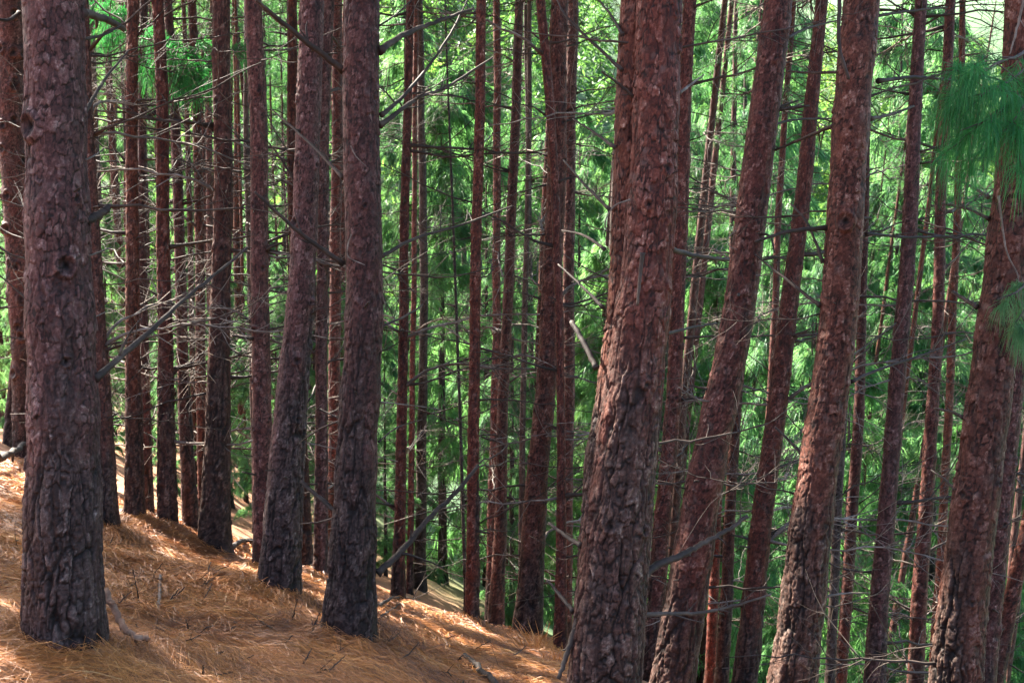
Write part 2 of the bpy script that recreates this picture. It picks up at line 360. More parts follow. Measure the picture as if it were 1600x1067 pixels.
# ------------------------------------------------------------------ dead branches
def branch_curve(L, rise, sag, wig, n=12):
    s = np.linspace(0, 1, n)
    P = np.stack([L * s, np.cumsum(rng.normal(0, wig, n)) * L, L * (rise * s + sag * s * s) + np.cumsum(rng.normal(0, wig, n)) * L * .8], -1)
    P[0] = 0; P[:, 1] -= P[0, 1]; P[:, 2] -= P[0, 2]; return P
def twigs_on(T, P, r, k, lmul, sides=3, depth=1):
    n = len(P); Lb = np.linalg.norm(P[-1] - P[0])
    for _ in range(k):
        i = int(rng.integers(max(1, n // 6), n - 1)); d = P[i] - P[i - 1]; d = d / (np.linalg.norm(d) + 1e-9)
        a = rng.normal(size=3); a -= d * a.dot(d); a /= np.linalg.norm(a) + 1e-9
        l = Lb * lmul * (.35 + .9 * rng.random()) * (1.15 - i / n)
        v = d * (.55 + .5 * rng.random()) + a * (.7 + .4 * rng.random()); v /= np.linalg.norm(v)
        m = 6; s = np.linspace(0, 1, m)[:, None]; bend = rng.normal(0, .22, 3); bend[2] += .12
        Q = P[i] + v * l * s + bend * l * s * s + np.cumsum(rng.normal(0, .015, (m, 3)), 0) * l * (s > 0)
        rr = np.linspace(r[i] * .55, r[i] * .16, m)
        T.add(Q, rr, sides)
        if depth > 0: twigs_on(T, Q, rr, int(rng.integers(0, 3)), .5, sides, depth - 1)
BRANCH_ME = []
def make_branch_library():
    for k in range(16):
        T = Tubes(); L = 1.0
        P = branch_curve(L, rng.uniform(-.25, .5), rng.uniform(-.38, .34), .014, 14)
        r = np.linspace(.0060, .0014, 14) * rng.uniform(.7, 1.35); r[0] *= 1.5
        T.add(P, r, 5, .25); twigs_on(T, P, r, int(rng.integers(10, 22)), .50)
        o = T.build('branch', PALE if k % 4 == 1 else DEAD); BRANCH_ME.append(o.data); bpy.data.objects.remove(o)
    for k in range(5):              # short broken snags
        T = Tubes(); P = branch_curve(1., rng.uniform(-.1, .5), rng.uniform(-.3, .1), .02, 7)
        r = np.linspace(.07, .035, 7); r[0] *= 1.5; T.add(P, r, 6, .4)
        o = T.build('branch_stub', DEAD); BRANCH_ME.append(o.data); bpy.data.objects.remove(o)
make_branch_library()
def put_branch(parent, base, stem, z, az, L, variant, mat=None):
    c = stem.c(z); r = float(stem.r(z)); me = BRANCH_ME[variant]
    o = bpy.data.objects.new('branch_stub' if variant >= 16 else 'branch', me); COL.objects.link(o); o.parent = parent
    o.location = Vector(c + np.array([math.cos(az), math.sin(az), 0]) * r * .8 - base)
    o.rotation_euler = (rng.uniform(-.5, .5), rng.uniform(-.18, .12), az); o.scale = (L, L, L)
    return o
def hand_branch(parent, base, px, Y0, Y1, r0, r1, k=4, mat=None, name='branch', lmul=.25):
    n = len(px); ys = np.linspace(Y0, Y1, n)
    P = catmull([at(a, b, y) for (a, b), y in zip(px, ys)], 6 * n)
    P[1:-1] += rng.normal(0, r0 * .10, (len(P) - 2, 3))
    r = np.linspace(r0, r1, len(P)); r[0] *= 1.35
    T = Tubes(); T.add(P - base, r, 8, .22); twigs_on(T, P - base, r, k, lmul, 4)
    return T.build(name, mat or DEAD, parent)

# ------------------------------------------------------------------ crowns
def crown_mesh(H0, H1, Rmax, nb, tufts, needles, L, W, seed, mat, shape=1., sag=.5, droop=.7, spread=.6, name='crown', topr=.25):
    global rng
    keep = rng; rng = np.random.default_rng(seed)
    hs = H0 + (H1 - H0) * rng.random(nb) ** .9; t = (hs - H0) / (H1 - H0)
    ln = Rmax * ((1 - t) ** shape * (1 - topr) + topr) * (.65 + .5 * rng.random(nb)) * np.where(t < .15, .6 + 2.5 * t, 1)
    az = rng.random(nb) * 2 * math.pi
    b = np.repeat(np.arange(nb), tufts); m = len(b)
    s = rng.random(m) ** .75 * .9 + .1
    out = np.stack([np.cos(az[b]), np.sin(az[b]), np.zeros(m)], -1); side = np.stack([-out[:, 1], out[:, 0], np.zeros(m)], -1)
    rise = (.05 + .35 * rng.random(nb))[b]
    sd = rng.normal(0, .22, m) * ln[b] * (1.1 - s)
    P = out * (ln[b] * s)[:, None] + side * sd[:, None]
    P[:, 2] = hs[b] + ln[b] * (rise * s - sag * s * s) + rng.normal(0, .06, m)
    q = np.repeat(np.arange(m), needles); n = len(q)
    D = out[q] * .55 + side[q] * (np.sign(sd[q]) * .35)[:, None] + rng.normal(0, spread, (n, 3)); D[:, 2] -= .25
    clump = hash01(np.floor(P[:, 0] * 1.6), np.floor(P[:, 1] * 1.6), np.floor(P[:, 2] * 1.6))
    tint = np.clip(.5 * clump[q] + .3 * rng.random(n) + .2 * rng.random(m)[q], 0, 1)
    V, F4, ti = ribbons(P[q] + rng.normal(0, .03, (n, 3)), D, L * (.6 + .7 * rng.random(n)), W * (.6 + .8 * rng.random(n)), droop, tint)
    T = Tubes()
    for k in range(nb):
        u = np.linspace(0, 1, 6); o_ = np.array([math.cos(az[k]), math.sin(az[k]), 0])
        Q = o_ * (ln[k] * u)[:, None]; Q[:, 2] = hs[k] + ln[k] * (rise[k * tufts] * u - sag * u * u)
        T.add(Q, np.linspace(.016, .004, 6), 3)
    TV, TF = np.vstack(T.V), np.vstack(T.F)
    VV = np.vstack([V, TV]); FF = np.vstack([F4, TF + len(V)]); tt = np.concatenate([ti, np.full(len(TV), .5)])
    fm = np.concatenate([np.zeros(len(F4)), np.ones(len(TF))])
    o = mesh_np(name, VV, FF, [mat, DEAD], None, {'tint': tt}, smooth=False, fmat=fm)
    rng = keep; me = o.data; bpy.data.objects.remove(o); return me
PINE_CROWN = [crown_mesh(0, 7.5, 2.3, 52, 20, 16, .26, .028, 100 + k, CANOPY, .8, .25, .5, .75) for k in range(3)]
THIN_CROWN = [crown_mesh(0, 6.5, 1.5, 26, 11, 15, .22, .015, 110 + k, CANOPY, .8, .25, .5, .6) for k in range(3)]
# low green evergreens of the slope behind: drooping foliage from the foot to the tip
EVER = [crown_mesh(.4, 1.0 * h, w, nb, 15, 20, .27, .020, 200 + k, YELLOW if k == 3 else GREEN, .7, .60, 1.1, .40, topr=.2)
        for k, (h, w, nb) in enumerate(((15, 2.2, 90), (13, 2.0, 80), (16, 2.0, 90), (11, 2.2, 70)))]
EVER_H = (15, 13, 16, 11)

# ------------------------------------------------------------------ pines read off the photograph
VIS = lambda Y: (-(.70 + 0) * 0 - .352 * Y - .35, .208 * Y + .35)      # heights seen at depth Y
TREES = []
def pine(label, Y, tab, base_y=None, cat='pine tree', seed=None, res=None, amp=1., rough_h=2.2, knots=(), mat=None, nbr=None,
         height=17., hand=(), dY=0., crown=True, group=None, bl=(.6, 2.3), stubs=0, flare=.22, second=None):
    """tab: (pixel row, centre column, width) from top to bottom"""
    seed = seed if seed is not None else len(TREES) * 13 + 5
    if base_y is not None:
        Y = float(hit(np.interp(base_y, [t[0] for t in tab], [t[1] for t in tab]), base_y)[1])
    P = [at(x, y, Y) for y, x, w in tab]; r = [w * float(pix(p)[2]) / F / 2 * (.92 if Y < 10 else .97) for p, (y, x, w) in zip(P, tab)]
    lowp = P[-1]; width0 = tab[len(tab) // 2][2]
    sl = (P[0] - P[-1]) / (P[0][2] - P[-1][2]); b = lowp.copy()
    for _ in range(12):
        g = float(ground(b[0], b[1])); b = lowp + sl * (g - lowp[2])
    if base_y is not None: b = lowp.copy(); b[2] = float(ground(b[0], b[1]))
    st = Stem(P, r, b[2], height)
    root = empty('pine_tree', Vector(b)); tag(root, label, cat, group)
    zlo, zhi = VIS(Y); d = Y
    if res is None:
        px = r[len(r) // 2] * 2 * F / Y * .64           # width in render pixels
        nseg = int(np.clip(px * 3.3, 16, 250)); dz = max(2 * math.pi * r[-1] / nseg * 1.05, .0055)
    kn = [(k[0], k[1] - b[2], k[2]) for k in knots]
    rs = np.random.default_rng(seed)
    if Y > 9 and width0 > 14:
        for zk in np.arange(b[2] + 1.2 + rs.random() * .3, zhi, .48):
            for _ in range(int(rs.integers(1, 4))): kn.append((rs.uniform(math.pi * 1.05, math.pi * 1.95), zk - b[2] + rs.normal(0, .04), r[0] * rs.uniform(.28, .42)))
    for k in range(int(rs.integers(3, 7)) if rough_h < 9 else 0):
        kn.append((rs.uniform(math.pi, 2 * math.pi), rs.uniform(max(zlo, b[2] + .8), zhi) - b[2], r[0] * rs.uniform(.14, .26)))
    trunk_mesh(st, b, nseg, dz, zlo, zhi, seed, amp, rough_h, kn, mat or BARK, root, flare=flare)
    if second:
        off, tab2 = second
        P2 = [at(x, y, Y + off) for y, x, w in tab2]; r2 = [w * float(pix(p)[2]) / F / 2 * .92 for p, (y, x, w) in zip(P2, tab2)]
        s2 = Stem(P2, r2, b[2], height * .93)
        trunk_mesh(s2, b, nseg, dz, zlo, zhi, seed + 3, amp, rough_h, (), mat or BARK, root, name='second_stem', flare=.1)
    if crown:
        zc = max(b[2] + height - 7.2, .208 * Y + 1.9); cc = st.c(zc)
        o = bpy.data.objects.new('crown', PINE_CROWN[seed % 3]); COL.objects.link(o); o.parent = root
        o.location = Vector(cc - b); o.rotation_euler = (0, 0, seed * 1.7)
        s = .9 + .25 * ((seed * 37 % 10) / 10); o.scale = (s, s, 1)
    nbr = nbr if nbr is not None else (12 if Y < 10 else 24)
    wh = np.arange(max(zlo - .3, b[2] + 1.0), zhi + .3, .62)
    for k in range(nbr):
        z = float(rng.choice(wh)) + rng.normal(0, .05)
        az = rng.uniform(-.35, math.pi + .35) if Y > 9 else rng.choice([rng.uniform(-.25, .7), rng.uniform(2.4, 3.4)])
        vi = int(rng.integers(0, 16)); ln = rng.uniform(*bl)
        if Y < 10: ln = .35 + .45 * ln; vi += vi % 4 == 1
        put_branch(root, b, st, z, az, ln, vi)
    for k in range(stubs if stubs else (9 if Y > 8 else 3)):
        z = float(rng.choice(wh)) + rng.normal(0, .05); az = rng.uniform(-math.pi * .98, math.pi)
        put_branch(root, b, st, z, az, rng.uniform(.08, .22) * (1 if Y > 8 else .7), int(rng.integers(16, 21)))
    for h_ in hand:
        pxs, r0, r1 = h_[:3]; y1 = h_[3] if len(h_) > 3 else rng.uniform(-.5, .6); k = h_[4] if len(h_) > 4 else 4
        m = h_[5] if len(h_) > 5 else None; y0 = h_[6] if len(h_) > 6 else 0.
        hand_branch(root, b, pxs, Y + y0, Y + y0 + y1, r0, r1, k, m)
    TREES.append((root, st, b, Y))
    if base_y is not None: MOUNDS.append((b[0] + .03, b[1] - .03, r[-1] * 2.3 + .18, .06))
    return root, st, b, Y

def ang(dx):            # angle on the near face for a sideways offset of dx radii
    return -math.pi / 2 + math.asin(max(-.95, min(.95, dx)))
Y1 = 5.95
t1 = pine('thickest near pine with two ringed knots on red bark over a dark fissured foot', Y1,
    [(0, 78, 100), (200, 84, 99), (500, 93, 112), (800, 99, 118), (1003, 101, 122)], base_y=1017, rough_h=1.35, amp=1.15, nbr=0, seed=5, flare=.16,
    knots=((ang(-.55), at(55, 200, Y1)[2], .062), (ang(.55), at(115, 415, Y1)[2], .052)), stubs=1,
    hand=(([(134, 345), (152, 337), (171, 324)], .024, .018, .1, 0), ([(148, 592), (220, 530), (300, 458), (386, 388)], .018, .007, 1.2, 4),
          ([(128, 20), (165, 30), (193, 46)], .022, .016, .8, 1), ([(126, 62), (160, 55), (190, 40)], .009, .005, .4, 1), ([(132, 178), (160, 130), (200, 80)], .010, .005, .8, 2),
          ([(134, 250), (150, 242), (163, 232)], .005, .003, .2, 0, PALE), ([(138, 400), (155, 394), (175, 386)], .005, .003, .2, 0, PALE),
          ([(140, 500), (155, 492), (170, 485)], .004, .002, .3, 0, PALE), ([(30, 20), (12, 32), (-10, 28)], .010, .006, -.3, 1),))
pine('pine standing half hidden against the left flank of the thick near trunk with knots', 13, [(0, 14, 44), (300, 24, 40), (725, 46, 42)], base_y=725, rough_h=1.6)
pine('short visible slanting reddish stem uphill at the far left edge of the needle slope', 18, [(450, 34, 14), (507, 30, 14), (700, 12, 17)], base_y=700, height=13, nbr=8)
pine('slim trunk just right of the thick knotted trunk with a dark rough foot', 13, [(100, 134, 18), (400, 147, 22), (800, 171, 27), (836, 166, 34)], base_y=836, rough_h=.9)
t205 = pine('straight reddish trunk just past the broken side stub of the thick knotted pine', 15, [(0, 207, 18), (300, 207, 20), (600, 208, 24), (822, 210, 30)], base_y=828, rough_h=1.1)
pine('thin trunk touching the right side of the straight reddish second trunk', 15, [(0, 224, 13), (300, 222, 14), (600, 226, 16), (812, 230, 19)], base_y=812, rough_h=.8)
t262 = pine('dark trunk standing on the lit orange strip, under the green needle tuft', 14, [(0, 246, 18), (150, 253, 20), (500, 258, 22), (832, 261, 30)], base_y=843, rough_h=1.4)
pine('trunk leaning slightly right, directly right of the one on the lit orange strip', 14, [(0, 262, 14), (300, 279, 17), (560, 286, 18), (838, 298, 24)], base_y=843, rough_h=1.4)
pine('thin grey trunk rising close behind the dark wide-footed trunk left of middle distance', 16, [(0, 300, 14), (300, 311, 15), (842, 318, 18)], base_y=842, rough_h=.8)
pine('wide-footed dark trunk left of the smooth knotty one', 12, [(0, 345, 28), (300, 347, 30), (500, 346, 32), (750, 338, 42), (858, 335, 50)], base_y=866, rough_h=1.9, nbr=20)
pine('smooth pale brown trunk with small dark knots, foot behind the grey flared pine', 11, [(0, 396, 28), (300, 404, 29), (560, 408, 31), (800, 413, 33), (900, 414, 36)], base_y=902, rough_h=.2, amp=.6, stubs=22, nbr=8)
t440 = pine('greyish leaning pine with flared foot, left neighbour of the dark middle pine', 9.2, [(0, 485, 41), (300, 478, 43), (500, 466, 46), (700, 452, 57), (850, 440, 62), (930, 436, 66)], base_y=941, rough_h=1.75, nbr=3, stubs=9, amp=1.,
    hand=(([(468, 300), (440, 250), (405, 205)], .01, .005), ([(500, 640), (540, 655), (560, 640)], .008, .004)))
pine('thin dark trunk behind the upper half of the grey flared pine', 16, [(0, 457, 16), (300, 456, 16), (905, 478, 24)], base_y=903, rough_h=1.)
pine('grey trunk in the gap left of the dark middle pine, right beside the flared pine', 14, [(0, 514, 18), (300, 503, 19), (560, 502, 19), (916, 502, 21)], base_y=916, rough_h=.8)
pine('slender brown trunk half covered by the left edge of the dark middle pine', 17, [(0, 526, 16), (300, 527, 18), (560, 522, 19), (905, 520, 22)], rough_h=.8)
Y5 = 7.7
t565 = pine('dark scaly middle pine with a long crooked dead branch at its right, foot fully visible', Y5,
    [(0, 566, 60), (300, 567, 62), (500, 565, 63), (700, 560, 66), (900, 551, 76), (992, 547, 84)], base_y=1011, rough_h=1.7, nbr=0, stubs=3, amp=1.1, flare=.18,
    hand=(([(536, 110), (490, 75), (440, 35), (400, 0)], .022, .011, -.4), ([(536, 278), (485, 225), (425, 172)], .013, .006, .7),
          ([(536, 412), (470, 365), (398, 300)], .018, .008, -.3), ([(594, 80), (630, 55), (680, 35), (740, 14)], .024, .009, .8, 5),
          ([(594, 197), (650, 155), (700, 135), (770, 90)], .018, .006, .9, 5), ([(596, 180), (640, 140), (700, 60), (735, -10)], .014, .006, 1.2, 4),
          ([(594, 402), (650, 372), (720, 352), (800, 322)], .014, .005, .9, 6), ([(590, 895), (630, 858), (672, 808), (712, 770), (747, 726)], .024, .011, .5, 5, DARKSTICK),
          ([(533, 806), (500, 778), (470, 752)], .017, .011, .15, 1, DEAD), ([(594, 628), (650, 634), (690, 640)], .005, .002, .5, 1, PALE),
          ([(594, 512), (640, 490), (660, 476)], .009, .005, .5, 1), ([(592, 690), (620, 668), (660, 655)], .006, .003, .5, 2), ([(594, 40), (620, 22), (650, -6)], .007, .004, .5, 1),
          ([(536, 655), (500, 670), (470, 690)], .008, .004, .5, 1), ([(548, 228), (556, 244), (572, 260)], .004, .002, 0, 0, PALE, -.27),
          ([(549, 366), (543, 385), (545, 402), (570, 414)], .004, .003, 0, 0, PALE, -.27), ([(536, 805), (500, 815), (470, 818)], .008, .004, .6, 2)))
pine('slim trunk right behind the dark middle pine, left of the grey-green pole', 15, [(0, 641, 13), (300, 634, 15), (560, 629, 16), (948, 622, 20)], base_y=945, rough_h=.6)
pine('thin pole beside the slim trunk at the right of the dark middle pine', 22, [(0, 650, 8), (500, 646, 9), (930, 640, 11)], rough_h=.5)
pine('grey-green straight pole at the left margin of the bright green gap', 17, [(0, 655, 11), (300, 661, 13), (560, 662, 14), (925, 655, 20)], base_y=922, rough_h=.4, mat=BARK_GREY, stubs=12)
pine('hair-thin leafless sapling stem inside the bright green gap', 16, [(270, 705, 4), (500, 714, 5), (980, 729, 6)], base_y=975, height=8, crown=False, nbr=4, bl=(.3, .7), mat=BARK_GREY, rough_h=.2)
pine('sunlit-edged trunk right of the bright green gap, foot on the orange crest', 18, [(0, 752, 16), (300, 746, 17), (560, 742, 18), (985, 736, 21)], base_y=984, rough_h=.7)
pine('darker trunk partly behind the slanting red trunk in front of green foliage', 19, [(0, 776, 12), (300, 777, 13), (560, 775, 14), (985, 766, 18)], base_y=982, rough_h=.7)
pine('slanting red trunk leaning right on the crest, paired with a darker one at its left', 17, [(0, 813, 14), (300, 800, 16), (560, 789, 17), (850, 781, 20), (990, 773, 26)], base_y=988, rough_h=.8)
pine('thin greenish pole between the slanting red trunk and the scaly leaning trunk', 24, [(0, 822, 8), (300, 826, 8), (900, 836, 10)], rough_h=.3, mat=BARK_GREY)
pine('scaly trunk on the lower end of the orange crest, left of the huge twin pine', 12.5, [(0, 876, 28), (300, 867, 31), (560, 856, 32), (850, 833, 37), (1010, 822, 46)], base_y=1008, rough_h=1.5, nbr=22)
pine('thin reddish stem bending into the scaly crest trunk high up', 15, [(0, 846, 16), (120, 856, 15), (300, 868, 14), (700, 878, 14), (1030, 876, 22)], rough_h=.5, base_y=1026)
pine('bright red-brown trunk with pale spikes, behind the scaly crest trunk', 15.5, [(0, 894, 18), (300, 891, 18), (560, 888, 19), (800, 886, 19), (1040, 884, 22)], rough_h=.4, stubs=16)
Y9 = 5.9
t1000 = pine('huge twin-stemmed pine at centre with a deep seam and flaking bark', Y9,
    [(0, 1029, 76), (300, 1016, 82), (560, 1000, 92), (700, 986, 104), (800, 970, 112), (1067, 944, 116)], rough_h=2.1, amp=1.2, nbr=4, seed=41,
    second=(.10, [(0, 1000, 56), (300, 984, 58), (560, 972, 64), (700, 952, 76), (800, 946, 84), (1067, 932, 90)]), stubs=3,
    knots=((ang(.9), at(1056, 72, Y9)[2], .035), (ang(.5), at(1026, 265, Y9)[2], .03), (ang(-.3), at(975, 812, Y9)[2], .03)),
    hand=(([(972, 110), (932, 73), (885, 26), (870, 0)], .009, .004, .3, 3, DARKSTICK), ([(994, 155), (965, 130), (940, 112)], .009, .004, -.15, 3, DARKSTICK),
          ([(960, 230), (930, 208), (895, 186)], .009, .004, .4, 3, DARKSTICK), ([(952, 327), (915, 290), (880, 250)], .009, .004, .6, 3, DARKSTICK), ([(944, 389), (912, 368), (878, 360)], .009, .004, .5, 3, DARKSTICK),
          ([(942, 480), (910, 448), (872, 413)], .009, .004, .4, 3, DARKSTICK), ([(932, 575), (912, 535), (893, 502)], .014, .012, .2, 0), ([(972, 54), (955, 25), (930, -6)], .009, .004, .4, 3, DARKSTICK),
          ([(1062, 146), (1080, 132), (1100, 117)], .008, .003, .3, 0, PALE), ([(1046, 389), (1090, 400), (1138, 406)], .014, .009, .5, 2),
          ([(1040, 522), (1080, 512), (1120, 505)], .009, .004, .5, 2), ([(1002, 900), (1030, 882), (1066, 867), (1092, 852), (1130, 832), (1168, 806)], .021, .010, .35, 5),
          ([(1000, 960), (1050, 958), (1095, 957), (1150, 945), (1205, 928)], .013, .005, .5, 7), ([(908, 852), (885, 838), (857, 817)], .013, .007, .2, 1),
          ([(896, 955), (875, 930), (855, 906)], .012, .006, .3, 2), ([(1004, 395), (1000, 430), (996, 478)], .010, .006, 0, 0, None, -.30),
          ([(985, 312), (960, 322), (946, 345), (948, 362)], .004, .003, .05, 0, PALE, -.2), ([(905, 960), (890, 1010), (872, 1060)], .018, .010, -.1, 3)))
pine('reddish trunk rising close behind the right side of the huge twin pine', 12, [(0, 1077, 21), (300, 1066, 23), (560, 1056, 24), (800, 1036, 27), (1067, 1017, 30)], rough_h=1.1, nbr=22)
t1180 = pine('strongly right-leaning red pine beside the huge twin pine', 8.2,
    [(0, 1219, 48), (130, 1205, 50), (300, 1178, 53), (560, 1140, 57), (800, 1090, 64), (1067, 1052, 68)], rough_h=1.3, nbr=7, stubs=6,
    hand=(([(1140, 628), (1095, 625), (1060, 605)], .008, .003, -.2, 1, PALE), ([(1171, 375), (1190, 366), (1205, 372), (1210, 395)], .010, .005, -.2, 1),
          ([(1150, 360), (1138, 372), (1140, 385), (1152, 390)], .004, .003, -.05, 0, PALE, -.2), ([(1172, 410), (1180, 430), (1205, 428)], .007, .003, -.15, 1, PALE),
          ([(1230, 60), (1260, 45), (1310, 32)], .011, .006, .6), ([(1195, 215), (1225, 190), (1305, 185)], .010, .006, .8)))
pine('thin leaning trunk partly covered by the lower right side of the leaning red pine', 13, [(300, 1180, 13), (507, 1160, 15), (800, 1140, 18), (1067, 1128, 21)], rough_h=.8, height=15)
pine('dark slim trunk low in the gap between the leaning red pine and its thin neighbour', 15, [(500, 1150, 13), (780, 1120, 15), (1067, 1110, 18)], rough_h=.8, height=14)
pine('thinner leaning trunk between the leaning red pine and the large flaky pine', 11, [(0, 1283, 20), (280, 1257, 25), (560, 1226, 31), (800, 1190, 34), (1067, 1163, 38)], rough_h=1.1, nbr=22)
Y13 = 7.6
t1330 = pine('large flaky pine with a pale grey right edge and a dark hollow knot', Y13,
    [(0, 1346, 63), (280, 1328, 61), (560, 1306, 63), (800, 1268, 68), (1067, 1236, 76)], rough_h=1.2, amp=1.1, nbr=7, stubs=7,
    knots=((ang(-.25), at(1314, 346, Y13)[2], .055),),
    hand=(([(1372, 127), (1432, 121), (1495, 126)], .014, .007, .5, 5), ([(1360, 186), (1395, 178), (1428, 166)], .013, .007, .4), ([(1354, 366), (1432, 371), (1520, 367)], .011, .005, .5, 4),
          ([(1312, 113), (1270, 114), (1230, 112)], .010, .006, .3, 2), ([(1304, 196), (1260, 214), (1208, 236)], .014, .007, .6), ([(1292, 356), (1232, 362), (1180, 378)], .015, .008, -.2),
          ([(1286, 410), (1262, 350), (1235, 318)], .010, .006, .2, 1), ([(1282, 478), (1230, 438), (1180, 398)], .013, .005, .5), ([(1312, -10), (1311, 70), (1326, 124)], .012, .010, -.05, 0, None, -.16),
          ([(1330, 596), (1380, 575), (1440, 555), (1510, 530)], .012, .004, .6, 5), ([(1266, 724), (1235, 690), (1212, 668)], .013, .006, .3, 1),
          ([(1280, 934), (1320, 927), (1360, 926)], .010, .003, .2, 2, PALE), ([(1330, 556), (1360, 535), (1400, 505)], .006, .003, .4, 2), ([(1370, 25), (1420, 18), (1480, 12)], .010, .005, .4, 4)))
pine('pale thin stem close behind the right foot of the flaky pine with hollow knot', 13, [(507, 1326, 13), (800, 1309, 15), (1067, 1296, 17)], rough_h=.4, mat=BARK_GREY, height=13)
pine('second thin stem right of the pale one behind the flaky pine', 14, [(300, 1352, 12), (700, 1340, 18), (1067, 1313, 20)], rough_h=.5, height=14)
pine('clean right-leaning trunk with small kinks, third full trunk from the right edge', 11, [(0, 1439, 19), (300, 1423, 24), (560, 1406, 26), (800, 1386, 28), (1067, 1365, 34)], rough_h=.5, nbr=24)
pine('trunk next right of the kinked clean trunk, passing behind the hanging needle spray', 13, [(0, 1486, 16), (300, 1471, 17), (560, 1462, 19), (800, 1446, 23), (1067, 1430, 27)], rough_h=.6, nbr=24)
pine('thin dark trunk behind the hanging needle spray, right of the full trunks', 17, [(0, 1505, 10), (300, 1497, 12), (560, 1487, 13), (1067, 1458, 15)], rough_h=.5)
Y15 = 6.8
t1560 = pine('big flaking pine at the right edge behind the hanging emerald needle spray', Y15,
    [(0, 1600, 66), (330, 1582, 74), (560, 1556, 70), (800, 1521, 77), (1067, 1496, 80)], rough_h=1.5, amp=1.3, nbr=6, stubs=5,
    hand=(([(1544, 341), (1510, 326), (1472, 318)], .010, .005, .5, 2), ([(1544, 308), (1515, 290), (1482, 275)], .010, .005, .5, 2), ([(1526, 479), (1508, 468), (1488, 456)], .013, .009, .2, 0),
          ([(1505, 652), (1485, 643), (1460, 638)], .011, .006, .3, 1), ([(1492, 765), (1475, 748), (1455, 734)], .008, .004, .3, 1), ([(1560, 306), (1572, 390), (1590, 430), (1592, 470)], .006, .003, 0, 1, PALE, -.3),
          ([(1600, 0), (1585, 60), (1578, 85)], .008, .003, 0, 2, PALE, -.3)))
pine('reddish trunk close behind the right edge pine, showing only along its right side', 11, [(200, 1625, 30), (507, 1594, 32), (800, 1562, 34), (1067, 1540, 36)], rough_h=.7)
pine('dark strongly leaning stem in the lower right corner', 12, [(600, 1650, 20), (830, 1603, 23), (1067, 1553, 28)], rough_h=.8, nbr=22)

# ------------------------------------------------------------------ hanging green sprays
def spray(parent, base, limbs, nt, L, n, mat, w=.003, tl=(.22, .42), down=.35):
    """limbs: [(pixel x, y, depth)...], radius; twigs leave the limbs and carry bundles of long needles that bend over and hang"""
    P, D, TI = [], [], []; T = Tubes()
    for pl, r0 in limbs:
        Q = catmull([at(a, b, y) for a, b, y in pl], 24); T.add(Q, np.linspace(r0, r0 * .35, 24), 5, .3)
        for _ in range(nt):
            i = int(rng.integers(5, 24)); d = rng.normal(0, 1, 3); d[2] = d[2] * .5 - down; g = Q[i] - Q[i - 1]
            d = d / np.linalg.norm(d) + .6 * g / np.linalg.norm(g); d /= np.linalg.norm(d); l = rng.uniform(*tl)
            u = np.linspace(0, 1, 7)[:, None]; W = Q[i] + d * l * u + np.array([0, 0, -.12]) * l * u * u + rng.normal(0, .006, (7, 3)) * u
            T.add(W, np.linspace(r0 * .45, r0 * .2, 7), 4, .3)
            for q in (3, 5, 6):
                k = int(n * rng.uniform(.6, 1.2)); e = W[q] - W[q - 1]; e /= np.linalg.norm(e)
                v = rng.normal(0, 1, (k, 3)); v /= np.linalg.norm(v, axis=1)[:, None]
                P.append(W[q] - e * rng.random((k, 1)) * .05); D.append(e * .75 + v * .75 + np.array([0, 0, .12]))
                TI.append(np.clip(rng.uniform(.05, .62) + rng.normal(0, .13, k), 0, 1))
    P, D, TI = np.vstack(P), np.vstack(D), np.concatenate(TI); m = len(P)
    V, q, ti = ribbons(P, D, L * (.55 + .6 * rng.random(m)), w, 1.5, TI, True)
    TV, TF = np.vstack(T.V), np.vstack(T.F)
    return mesh_np('needle_spray', np.vstack([V, TV]) - base, np.vstack([q, TF + len(V)]), [mat, DEAD], parent,
                   {'tint': np.concatenate([ti, np.full(len(TV), .5)])}, smooth=False, fmat=np.concatenate([np.zeros(len(q)), np.ones(len(TF))]))
root, st, b, Y = t1560
spray(root, b, [([(1625, 55, 6.6), (1595, 85, 6.2), (1560, 98, 5.95), (1525, 118, 5.8)], .009), ([(1625, 55, 6.6), (1625, 110, 6.1), (1600, 165, 5.8), (1570, 205, 5.7)], .008),
      ([(1615, 120, 6.1), (1580, 160, 6.), (1540, 188, 5.8), (1500, 205, 5.7)], .007), ([(1620, 90, 6.2), (1580, 125, 6.), (1530, 150, 5.8)], .007)], 10, .25, 36, EMERALD, .0028, (.12, .34))
spray(root, b, [([(1615, 430, 6.6), (1590, 455, 6.3), (1558, 468, 6.2)], .007), ([(1615, 450, 6.5), (1600, 485, 6.3), (1585, 505, 6.2)], .006)], 4, .19, 30, GREEN, tl=(.08, .18))
root, st, b, Y = t262
spray(root, b, [([(258, 185, 14), (268, 130, 12.8), (280, 75, 12.4)], .014), ([(262, 150, 13.5), (290, 110, 12.7), (318, 90, 12.4)], .010), ([(262, 150, 13.5), (250, 100, 12.9), (245, 70, 12.6)], .010)],
      10, .32, 60, EMERALD, .006, (.2, .5), -.1)
root, st, b, Y = t205
spray(root, b, [([(207, 75, Y), (198, 45, 13.8), (188, 20, 13.5)], .012)], 9, .34, 50, EMERALD, .006, (.2, .45), -.1)
